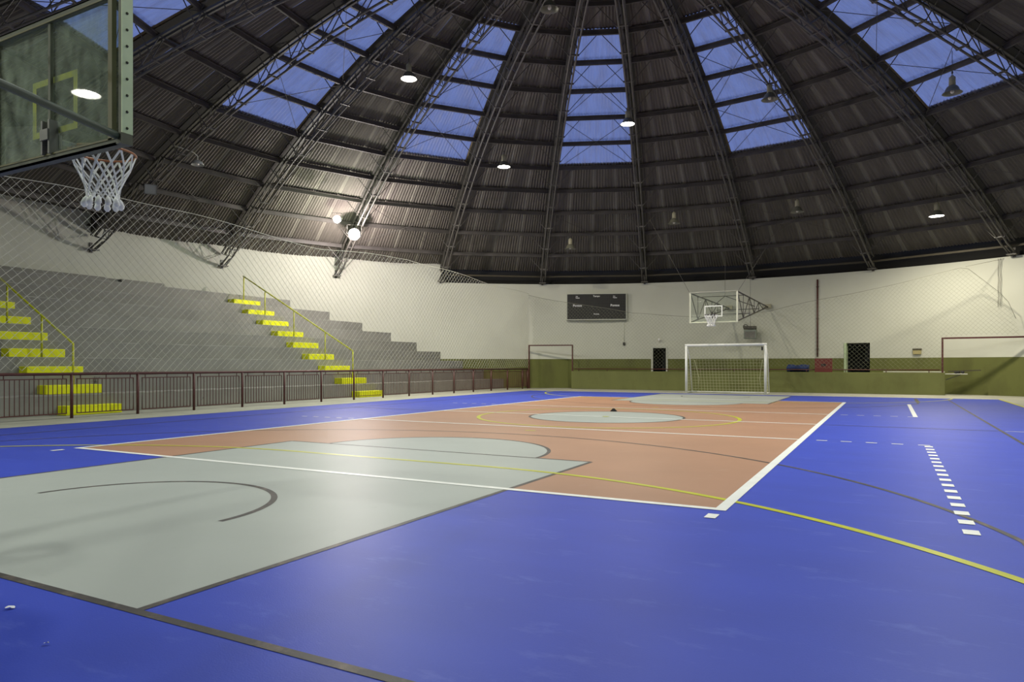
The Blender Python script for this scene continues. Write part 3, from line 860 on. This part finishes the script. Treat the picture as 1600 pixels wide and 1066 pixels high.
# ================================================================== BASKETS
def basket(loc, rz, label, near):
    b = tag(empty('basketball_hoop', loc, rz), label, 'basketball hoop')
    Z0, Z1 = (2.68, 3.74) if near else (2.72, 3.86)
    W = 0.885
    fr = 'frame_green' if near else 'cream_metal'
    gz = MB().box(-W + 0.03, W - 0.03, -0.006, 0.006, Z0 + 0.03, Z1 - 0.03)
    pane = gz.build('backboard', 'dusty_glass' if near else 'pale_glass', b)
    # angle iron border: flange on the back + edge strip
    for s in (-1, 1):
        m = MB().box(*sorted((s * W, s * (W - 0.010))), -0.034, 0.044, Z0 + (0.065 if near else 0.0), Z1)
        if not near: m.box(*sorted((s * W, s * (W - 0.06))), -0.030, -0.022, Z0, Z1).box(*sorted((s * W, s * (W - 0.06))), 0.022, 0.030, Z0, Z1)
        f = m.build('side_frame', fr, b)
        bo = MB().lathe([(0.0, 0.010), (0.006, 0.009), (0.009, 0.004), (0.010, 0.0)], 8)
        bo.v = [(s * z, x, y) for x, y, z in bo.v]
        bm_ = bo.mesh('bolt', 'frame_olive' if near else 'steel_grey')
        if near:
            for i in range(9):
                link('bolt', bm_, f, (s * W, 0.002, Z0 + 0.10 + i * 0.113))
            MB().box(*sorted((s * (W - 0.105), s * (W - 0.150))), -0.04, -0.007, Z0 + 0.03, Z1 - 0.03).build('inner_stile', 'gasket_olive', b)
            MB().box(*sorted((s * (W - 0.010), s * (W - 0.040))), -0.034, -0.026, Z0, Z1).build('back_flange', 'frame_olive', b)
            MB().box(*sorted((s * (W + 0.004), s * (W - 0.05))), -0.045, 0.04, Z0 - 0.012, Z0 + 0.062).build('corner_plate', 'frame_olive', b)
    for z0, z1, n_ in ((Z0 - 0.005, Z0 + 0.045, 'bottom_frame'), (Z1 - 0.045, Z1 + 0.005, 'top_frame')):
        m = MB().box(-W, W, -0.035, -0.012, z0, z1)
        m.box(-W, W, -0.035, 0.045, *((z0, z0 + 0.01) if n_ == 'bottom_frame' else (z1 - 0.01, z1)))
        f = m.build(n_, 'frame_olive' if near else fr, b)
        if near:
            MB().box(-W + 0.02, W - 0.02, -0.040, -0.036, *((z1 - 0.016, z1 - 0.004) if n_ == 'bottom_frame' else (z0 + 0.002, z0 + 0.012))).build('gasket', 'gasket_olive', f)
    if near:
        MB().box(-0.014, 0.014, -0.03, -0.008, Z0, Z1).build('stiffener', 'frame_olive', b)
    # target rectangle
    tz0, tz1, tw = (2.88, 3.31, 0.29) if near else (2.93, 3.35, 0.33)
    th_ = 0.045
    m = MB()
    for x0, x1, z0, z1 in ((-tw, tw, tz1 - th_, tz1), (-tw, tw, tz0, tz0 + th_), (-tw, -tw + th_, tz0 + th_, tz1 - th_), (tw - th_, tw, tz0 + th_, tz1 - th_)):
        m.box(x0, x1, 0.0065, 0.009, z0, z1)
    m.build('target_square', 'target_yellow' if near else 'goal_white', pane)
    # rim
    rz_, rr, ry = (2.835, 0.232, 0.375) if near else (2.99, 0.24, 0.38)
    MB().tube([(rr * cos(2 * PI * i / 40), ry + rr * sin(2 * PI * i / 40), rz_) for i in range(40)], 0.009, 8, closed=True).build('rim', 'rim_orange' if near else 'rim_dark', b)
    m = MB().box(-0.055, -0.035, -0.06, 0.02, rz_ - 0.12, rz_ + 0.13).box(0.035, 0.055, -0.06, 0.02, rz_ - 0.12, rz_ + 0.13).box(-0.05, 0.05, -0.07, -0.055, rz_ - 0.02, rz_ + 0.06)
    m.box(-0.06, 0.06, 0.008, 0.03, rz_ - 0.07, rz_ + 0.03)
    m.box(-0.05, 0.05, 0.02, ry - rr + 0.01, rz_ - 0.006, rz_ + 0.006)
    m.build('rim_bracket', 'steel_grey' if near else 'rim_dark', b)
    # net: 12 loops, knotted diamonds, tufts
    m = MB()
    prof = [(rr, 0.0), (rr * 0.86, -0.11), (rr * 0.68, -0.19), (rr * 0.56, -0.26), (rr * 0.50, -0.32), (rr * 0.50, -0.36)]
    K = 12
    cr = 0.0048 if near else 0.010
    def npnt(j, lv, sh=0.0):
        r_, z_ = prof[lv]
        a = 2 * PI * (j + sh) / K
        return (r_ * cos(a), ry + r_ * sin(a), rz_ + z_)
    for j in range(K):
        for dd in ((-0.04, 0.04) if near else (0.0,)):
            for lv in range(5):
                sh = 0.5 * (lv % 2)
                for d in (-0.5, 0.5):
                    m.tube([npnt(j, lv, sh + dd), npnt(j, lv + 1, sh + d + dd)], cr, 4, smooth=False, caps=False)
        kk = npnt(j, 5, 0.5)
        m.tube([kk, (kk[0] * 1.06, ry + (kk[1] - ry) * 1.06, kk[2] - 0.025), (kk[0] * 1.14, ry + (kk[1] - ry) * 1.14, kk[2] - 0.055), (kk[0] * 1.1, ry + (kk[1] - ry) * 1.1, kk[2] - 0.075)], [0.008, 0.020, 0.026, 0.012], 7)
    m.build('net', 'cord_white', b)
    # support arms: two tapered lattice trusses back to the wall
    L = 7.2
    zt = 3.80
    arm_m = 'pipe_green' if near else 'steel_dark'
    for s in (-1, 1):
        x = s * (W - 0.03)
        lo = lambda t: (x, -0.05 - L * t, Z0 + 0.04 + (zt - Z0 - 0.06) * t)
        hi = lambda t: (x, -0.05 - L * t, Z1 - 0.02 + (zt - Z1 + 0.02) * t)
        m = MB().tube([lo(0), lo(1)], 0.026, 8).tube([hi(0), hi(1)], 0.026, 8)
        if not near: m.tube([lo(0), hi(0)], 0.02, 6)
        arm = m.build('support_arm', arm_m, b)
        ts = [0.0, 0.16, 0.34, 0.50, 0.66, 0.82, 0.94]
        for i, (t0, t1) in enumerate(zip(ts, ts[1:])):
            if near and i == 0: continue
            p0, p1 = (hi(t0), lo(t1)) if i % 2 == 0 else (lo(t0), hi(t1))
            MB().tube([p0, p1], 0.016, 6).build('strut', arm_m, arm)
            if t1 < 0.9: MB().tube([lo(t1), hi(t1)], 0.013, 6).build('strut', arm_m, arm)
        MB().box(x - 0.14, x + 0.14, -L - 0.22, -L - 0.03, zt - 0.06, zt + 0.12).build('wall_hinge', 'lamp_housing', b)
    for t in (0.34, 0.66):
        zz = Z0 + 0.1 + (zt - Z0) * t
        MB().tube([(-W, -L * t, zz), (W, -L * t, zz)], 0.016, 6).build('cross_tie', arm_m, b)
    ap = (0.0, -2.1, Z1 + 0.02)
    for p in ((-W, -1.2, Z1 - 0.06), (W, -1.2, Z1 - 0.06), (-W, -3.6, 3.55), (W, -3.6, 3.55)):
        MB().tube([p, ap], 0.016, 6).build('cross_tie', arm_m, b)
    MB().tube([ap, (0.0, -2.2, 8.0)], 0.006, 5).build('suspension_cable', 'steel_dark', b)
    for s in (-1, 1):
        MB().tube([(s * W, -0.03, Z1), (s * 2.7, -0.9, Z1 + 3.1)], 0.006, 5).build('suspension_cable', 'steel_dark', b)
    if near:
        for x in (-0.12, 0.12):
            pass
    return b
basket((0.02, -2.70, 0), 0.0, 'near basketball backboard of dusty glass with pale green frame and white net, seen from behind', True)
basket((-0.18, 20.68, 0), PI, 'far basketball backboard with cream frame and lattice arms hung above the goal', False)

# ================================================================== SCOREBOARD
def text_mesh(s, size, name):
    cu = bpy.data.curves.new(name, 'FONT')
    cu.body = s; cu.size = size; cu.align_x = 'CENTER'; cu.extrude = 0.004; cu.offset = size * 0.02
    o = bpy.data.objects.new(name, cu)
    COL.objects.link(o)
    dg = bpy.context.evaluated_depsgraph_get()
    me = bpy.data.meshes.new_from_object(o.evaluated_get(dg))
    COL.objects.unlink(o); bpy.data.objects.remove(o)
    me.materials.clear(); me.materials.append(MATS['score_text'])
    return me
A = rad(-22.0)
sbm = tag(empty('scoreboard', wp(A, 19.0, 3.40), -A), 'black wall scoreboard with a pale frame and white lettering', 'scoreboard')
W2, H2 = 1.43, 1.23
MB().bevbox(-W2, W2, 0.0, 0.17, 0.0, H2, 0.01).build('panel', 'score_black', sbm)
for x0, x1, z0, z1 in ((-W2 - 0.02, W2 + 0.02, -0.04, 0.0), (-W2 - 0.02, W2 + 0.02, H2, H2 + 0.035), (-W2 - 0.035, -W2, -0.04, H2 + 0.035), (W2, W2 + 0.035, -0.04, H2 + 0.035)):
    MB().box(x0, x1, -0.05, 0.18, z0, z1).build('frame_bar', 'score_frame', sbm)
m = MB()
for i in range(1, 34): m.box(-W2 + 2 * W2 * i / 34 - 0.004, -W2 + 2 * W2 * i / 34 + 0.004, -0.045, -0.040, 0.0, H2)
for i in range(1, 15): m.box(-W2, W2, -0.050, -0.045, H2 * i / 15 - 0.004, H2 * i / 15 + 0.004)
m.build('wire_guard', 'score_wire', sbm)
for s, x, z, sz in (('Pontos', -0.93, 0.62, 0.155), ('Pontos', 0.90, 0.62, 0.155), ('Tempo', 0.0, 1.09, 0.115), ('Sets', -0.96, 1.10, 0.065), ('Faltas', -0.92, 1.02, 0.085),
                    ('Sets', 0.86, 1.10, 0.065), ('Faltas', 0.90, 1.02, 0.085), ('Período', 0.0, 0.22, 0.085)):
    o = link('lettering', text_mesh(s, sz, 'lettering'), sbm, (x, -0.056, z))
    o.rotation_euler = (PI / 2, 0, 0)
# small switch box with conduit
A = rad(-17.96)
cb = tag(empty('switch_box', wp(A, RW - 0.01, 2.12), -A), 'tiny black box on the wall below the scoreboard corner', 'switch box')
MB().bevbox(-0.06, 0.06, -0.06, 0.0, 0.0, 0.13, 0.008).build('case', 'black_rubber', cb)
MB().tube([(0, -0.015, 0.12), (0, -0.015, 1.20)], 0.010, 6).build('conduit', 'score_frame', cb)

# wall pole (downpipe), meter box
A = rad(8.32)
pp = tag(empty('wall_pipe', wp(A, RW - 0.05, 1.5), -A), 'vertical dark red pipe on the wall above the red board', 'pipe')
MB().tube([(0, 0, 0), (0, 0, 3.42)], 0.035, 10).build('tube', 'oxide_red', pp)
for z in (0.35, 1.7, 3.1): MB().box(-0.05, 0.05, -0.02, 0.05, z - 0.02, z + 0.02).build('clamp', 'steel_dark', pp)
A = rad(20.0)
mb_ = tag(empty('meter_box', wp(A, RW - 0.01, 1.58), -A), 'small beige box on the wall beside the wide red frame', 'wall box')
MB().bevbox(-0.15, 0.15, -0.07, 0.0, 0.0, 0.20, 0.01).build('case', 'beige_box', mb_)
MB().box(-0.16, 0.16, -0.085, 0.0, 0.17, 0.23).build('lid', 'eave_brown', mb_)
# light fitting stub above door one
A = rad(-12.9)
lf = tag(empty('door_lamp', wp(A, RW - 0.01, 2.28), -A), 'small white lamp bracket over the narrow doorway', 'lamp')
MB().lathe([(0.0, 0.16), (0.04, 0.15), (0.055, 0.09), (0.03, 0.02), (0.0, 0.0)], 10, c=(0, -0.12, 0)).build('globe', 'score_text', lf)
MB().tube([(0, 0, 0.10), (0, -0.10, 0.10)], 0.012, 6).build('bracket', 'chrome', lf)
# winch box hanging under the hoop arm tip
A = rad(-0.1)
wb = tag(empty('winch_box', wp(A, RW - 0.45, 2.34), -A), 'grey green box with a dark winch on top hanging between far hoop and goal', 'winch box')
MB().bevbox(-0.27, 0.27, -0.16, 0.16, 0.0, 0.42, 0.02).build('case', 'machine_green', wb)
MB().box(-0.22, 0.22, -0.175, -0.155, 0.05, 0.33).build('panel', 'steel_grey', wb)
MB().tube([(-0.30, 0, 0.52), (0.26, 0, 0.50)], 0.085, 12).build('drum', 'steel_dark', wb)
MB().tube([(-0.22 + 0.10 * cos(i * PI / 8), 0, 0.56 + 0.10 * sin(i * PI / 8)) for i in range(16)], 0.02, 6, closed=True).build('pulley', 'steel_dark', wb)
MB().tube([(0.0, 0, 0.5), (-0.02, 0, 2.9)], 0.006, 5).build('cable', 'steel_dark', wb)
MB().bar((-0.2, 0.1, 0.2), (-0.2, 0.46, 0.2), 0.05, 0.05).bar((0.2, 0.1, 0.2), (0.2, 0.46, 0.2), 0.05, 0.05).build('bracket', 'steel_dark', wb)

# things on the low wall
rb = tag(empty('board', (3.2, 25.46, 0.855)), 'red rectangular board with a black mark propped on the low wall', 'board')
MB().bevbox(-0.33, 0.33, -0.02, 0.015, 0.0, 0.56, 0.008).build('panel', 'red_board', rb)
m = MB()
for dx, dz, w_, h_ in ((-0.09, 0.24, 0.05, 0.10), (-0.05, 0.28, 0.10, 0.06), (0.03, 0.24, 0.05, 0.09), (-0.02, 0.22, 0.04, 0.05), (0.06, 0.29, 0.04, 0.03)):
    m.box(dx, dx + w_, -0.0235, -0.0205, dz, dz + h_)
m.build('black_mark', 'black_print', rb)
bm2 = tag(empty('mat', (2.2, 25.72, 0.855)), 'folded dark blue vinyl mat lying behind the rail on the low wall', 'mat')
m = MB()
n = 12
vs_, fs = [], []
for i in range(n + 1):
    x = -0.42 + 0.84 * i / n
    zz = 0.30 + 0.02 * sin(i * 0.9)
    vs_ += [(x, -0.10, 0.03 + 0.05 * sin(PI * i / n)), (x - 0.02, -0.12, 0.16), (x + 0.02, 0.02, zz), (x + 0.02, 0.10, zz), (x, 0.12, 0.0)]
for i in range(n):
    for j in range(4): fs.append((i * 5 + j, (i + 1) * 5 + j, (i + 1) * 5 + j + 1, i * 5 + j + 1))
fs += [(0, 1, 2, 3, 4), tuple(n * 5 + j for j in (4, 3, 2, 1, 0))]
m.add(vs_, fs)
m.build('cover', 'blue_vinyl', bm2)
for x in (-0.36, 0.33): MB().box(x, x + 0.06, -0.12, 0.10, 0.0, 0.05).build('foot', 'black_rubber', bm2)
pk = MB().bevbox(5.35, 7.42, 25.62, 25.82, 0.855, 0.90, 0.008)
tag(pk.build('plank', 'white_plank'), 'long pale plank lying on the low wall beside the red frame post', 'plank')
cl = tag(empty('shelf_bracket', (7.43, 25.65, 0.80)), 'pale shelf stub with dark clutter sticking out past the low wall end', 'shelf')
MB().bevbox(0.0, 0.72, -0.10, 0.10, -0.01, 0.02, 0.005).build('shelf', 'white_plank', cl)
m = MB()
for i in range(9):
    x, y = random.uniform(0.3, 0.62), random.uniform(-0.05, 0.05)
    m.lathe([(0.0, 0.09), (0.04, 0.075), (0.055, 0.04), (0.03, 0.0)], 7, c=(x, y, 0.02 + 0.01 * (i % 2)))
m.build('clutter', 'black_rubber', cl)
MB().bar((0.1, 0.02, 0.10), (1.15, 0.02, 0.15), 0.05, 0.04).build('batten', 'eave_brown', cl)
MB().bar((0.02, 0, -0.22), (0.5, 0, -0.02), 0.04, 0.03).build('strut', 'steel_dark', cl)

# chain hanging at the wall by the frame
A = rad(28.6)
ch = tag(empty('chain', wp(A, RW - 0.06, 3.0), -A), 'thin dark chain hanging down the cream wall at the frame edge', 'chain')
for x in (-0.04, 0.04):
    MB().tube([(x + 0.01 * sin(i), 0, 2.1 - 0.1 * i) for i in range(19)], 0.008, 5).build('strand', 'steel_dark', ch)

# ================================================================== LAMPS
housing = MB().lathe([(0.0, 0.50), (0.03, 0.50), (0.045, 0.47), (0.082, 0.44), (0.085, 0.22), (0.07, 0.20)], 18).mesh('housing', 'lamp_housing')
shade = MB().lathe([(0.065, 0.215), (0.10, 0.20), (0.145, 0.16), (0.175, 0.10), (0.19, 0.05), (0.245, 0.005), (0.255, -0.005), (0.245, -0.003), (0.186, 0.045), (0.170, 0.097), (0.14, 0.153), (0.095, 0.19), (0.06, 0.20)], 28).mesh('shade', 'lamp_shade')
bulb_prof = [(0.0, -0.01), (0.03, -0.005), (0.05, 0.025), (0.052, 0.05), (0.03, 0.11), (0.022, 0.16), (0.0, 0.17)]
bulb_off = MB().lathe(bulb_prof, 14).mesh('bulb', 'bulb_dead')
bulb_on = MB().lathe(bulb_prof, 14).mesh('bulb', 'bulb_lit')
shade_on = MB().lathe([(0.06, 0.20), (0.095, 0.19), (0.14, 0.153), (0.170, 0.097), (0.184, 0.045), (0.236, 0.008)], 28)
shade_on.v = [(x * 0.985, y * 0.985, z - 0.004) for x, y, z in shade_on.v]
shade_on = shade_on.mesh('reflector', 'reflector_lit')
def pendant(x, y, z, lit, label, group='bell pendant lamps under the dome', col=(0.95, 0.98, 0.88), power=LAMP_W):
    t = tag(empty('pendant_lamp', (x, y, z)), label, 'lamp', group)
    link('housing', housing, t); link('shade', shade, t)
    link('bulb', bulb_on if lit else bulb_off, t)
    top = par(math.hypot(x - CX, y - CY)) - 0.02
    MB().tube([(0, 0, 0.49), (0, 0, top - z)], 0.009, 6).build('cord', 'steel_dark', t)
    MB().lathe([(0.0, 0.62), (0.02, 0.61), (0.026, 0.57), (0.014, 0.53), (0.0, 0.53)], 8).build('hook', 'steel_dark', t)
    if lit:
        link('reflector', shade_on, t)
        ld = bpy.data.lights.new('lamp_glow', 'AREA')
        ld.shape = 'DISK'; ld.size = 0.36; ld.energy = power; ld.color = col; ld.spread = rad(158)
        lo = bpy.data.objects.new('lamp_glow', ld)
        lo.location = (0, 0, 0.012); lo.parent = t
        COL.objects.link(lo)
warm, cool = (1.0, 0.91, 0.74), (0.93, 1.0, 0.88)
pendant(-7.30, 11.55, 9.83, True, 'lit bell lamp glowing greenish white high beside the second skylight strip', col=cool, power=LAMP_W * 1.4)
pendant(-2.43, 17.57, 9.49, True, 'lit bell lamp glowing warm white at the edge of the central skylight strip', col=warm)
pendant(-7.32, 17.56, 8.66, True, 'lit warm bell lamp below and between the two skylight strips before the scoreboard', col=warm)
pendant(7.04, 23.40, 6.44, True, 'lit bell lamp low over the opening with the wide red frame', col=warm)
pendant(7.10, 17.40, 8.76, False, 'unlit bell lamp hanging on a long cord in front of the last blue skylight')
pendant(2.23, 17.58, 9.51, False, 'unlit bell lamp against the skylight strip above the far backboard')
pendant(2.40, 23.57, 7.10, False, 'unlit bell lamp in the dark roof above the vertical red wall pipe')
pendant(-2.43, 23.53, 7.11, False, 'unlit bell lamp in the dark roof above the far backboard')
pendant(-7.14, 23.44, 6.39, False, 'unlit small bell lamp in the dark roof just above the scoreboard')
pendant(-2.45, 11.26, 10.65, False, 'unlit bell lamp at the top edge of the picture near the dome crown')
pendant(-7.20, -7.20, 6.02, True, 'lit bell lamp behind the near backboard mirrored in its glass', power=LAMP_W * 0.6)
BACK = 'unseen bell lamps over the camera end, lit to brighten the near floor'
for x, y, z in ((-2.4, 0.4, 9.4), (2.4, 6.5, 10.4), (7.2, 6.5, 9.5), (7.2, 0.4, 8.6), (-2.4, -5.5, 7.1), (7.1, 11.5, 9.8)):  # unseen lamps continuing the grid, lit to brighten the near floor
    pendant(x, y, z, True, 'unseen bell lamp over the camera end, lit to brighten the near floor', BACK, power=LAMP_W * (0.55 if y < 1 else 1.0))

def floodlight(loc, aim, size, lit, label, power=0.0, col=(1, 1, 1), lens='flood_lit', roundlens=True):
    d = (Vector(aim) - Vector(loc)).normalized()
    t = tag(empty('floodlight', loc), label, 'floodlight', 'floodlights on the roof ribs')
    t.rotation_euler = d.to_track_quat('-Y', 'Z').to_euler()
    h = size / 2
    if roundlens:
        m = MB().lathe([(0.0, -0.15), (h * 0.35, -0.145), (h * 0.6, -0.11), (h * 0.85, -0.02), (h * 0.9, 0.0), (h * 0.86, 0.0), (h * 0.55, -0.09), (0.0, -0.12)], 22)
        m.v = [(x, -z, y) for x, y, z in m.v]
        m.build('case', 'steel_dark', t)
    else: MB().bevbox(-h, h, 0.03, 0.20, -h * 0.85, h * 0.85, 0.02).build('case', 'steel_dark', t)
    if not roundlens: MB().box(-h, h, -0.02, 0.03, h * 0.82, h * 0.92).box(-h, h, -0.02, 0.03, -h * 0.92, -h * 0.82).box(-h * 1.05, -h * 0.95, -0.02, 0.03, -h * 0.92, h * 0.92).box(h * 0.95, h * 1.05, -0.02, 0.03, -h * 0.92, h * 0.92).build('rim', 'steel_grey', t)
    if roundlens:
        m = MB().lathe([(0.0, 0.05), (h * 0.4, 0.045), (h * 0.75, 0.02), (h * 0.85, 0.0)], 20)
        m.v = [(x, -z, y) for x, y, z in m.v]
        m.build('lens', lens, t)
    else:
        MB().box(-h * 0.94, h * 0.94, 0.012, 0.024, -h * 0.8, h * 0.8).build('lens', lens, t)
    MB().tube([(-h * 1.08, 0.1, 0.0), (-h * 1.08, 0.14, h * 1.4), (h * 1.08, 0.14, h * 1.4), (h * 1.08, 0.1, 0.0)], 0.014, 6).build('yoke', 'steel_dark', t)
    if lit:
        ld = bpy.data.lights.new('flood_glow', 'POINT')
        ld.energy = power; ld.color = col; ld.shadow_soft_size = 0.07
        lo = bpy.data.objects.new('flood_glow', ld)
        lo.location = (0, -0.45, -0.35); lo.parent = t
        COL.objects.link(lo)
    return t
floodlight((-13.95, 16.75, 6.56), (3, -3, 1.0), 0.54, True, 'dazzling pinkish white floodlight on the roof rib above the farther yellow stair', FLOOD_W, (1.0, 0.86, 0.86))
floodlight((-13.75, 15.5, 6.93), (3, -3, 1.0), 0.34, True, 'smaller greenish white floodlight beside the dazzling one', FLOOD_SMALL_W, (0.90, 1.0, 0.78))
floodlight((-15.6, 8.8, 6.86), (2, -2, 1.0), 0.36, False, 'unlit square floodlight with a pale glass face on the rib above the net', lens='flood_glass', roundlens=False)
# bell lamp on a curved arm off the rib above the near net
al = tag(empty('arm_lamp', (-14.1, 9.40, 7.60)), 'unlit glassy bell lamp on a bent arm above the near basketball net', 'lamp')
MB().lathe([(0.03, 0.16), (0.09, 0.15), (0.16, 0.09), (0.20, 0.0), (0.195, 0.0), (0.15, 0.085), (0.085, 0.14), (0.03, 0.15)], 22).build('shade', 'flood_glass', al)
MB().lathe(bulb_prof, 12).build('bulb', 'bulb_dead', al)
MB().tube([(0, 0, 0.14), (0, 0, 0.28), (-0.05, -0.1, 0.38), (-0.2, -0.4, 0.46), (-0.3, -0.62, 0.50)], 0.016, 7).build('arm', 'cream_metal', al)

# ================================================================== SMALL LITTER
m = MB()
random.seed(3)
for cx_, cy_, sc_, nm, lab in ((1.87, -3.90, 0.5, 'paper_scrap', 'small torn white paper scrap on the blue floor outside the dark baseline'), (2.47, -4.06, 0.25, 'paper_scrap', 'tiny white crumb of paper near the bottom edge of the blue floor')):
    m = MB()
    n = 9
    ring = [(0.045 * sc_ * random.uniform(0.5, 1.2) * cos(2 * PI * i / n), 0.045 * sc_ * random.uniform(0.4, 1.1) * sin(2 * PI * i / n), random.uniform(0.0, 0.012)) for i in range(n)]
    m.add(ring + [(0, 0, 0.018 * sc_)], [(i, (i + 1) % n, n) for i in range(n)])
    o = m.build(nm, 'paper_white', None, (cx_, cy_, 0.004))
    tag(o, lab, 'paper')
m = MB().add([(-0.085, -0.03, 0), (0.085, -0.03, 0), (0.085, 0.03, 0), (-0.085, 0.03, 0), (-0.02, -0.01, 0.07), (0.02, -0.01, 0.07), (0.02, 0.01, 0.07), (-0.02, 0.01, 0.07)],
             [(3, 2, 1, 0), (4, 5, 6, 7), (0, 1, 5, 4), (1, 2, 6, 5), (2, 3, 7, 6), (3, 0, 4, 7)])
tag(m.build('rubber_wedge', 'black_rubber', None, (-0.46, 10.75, 0.004)), 'small black wedge lying on the court just behind the centre circle', 'wedge')
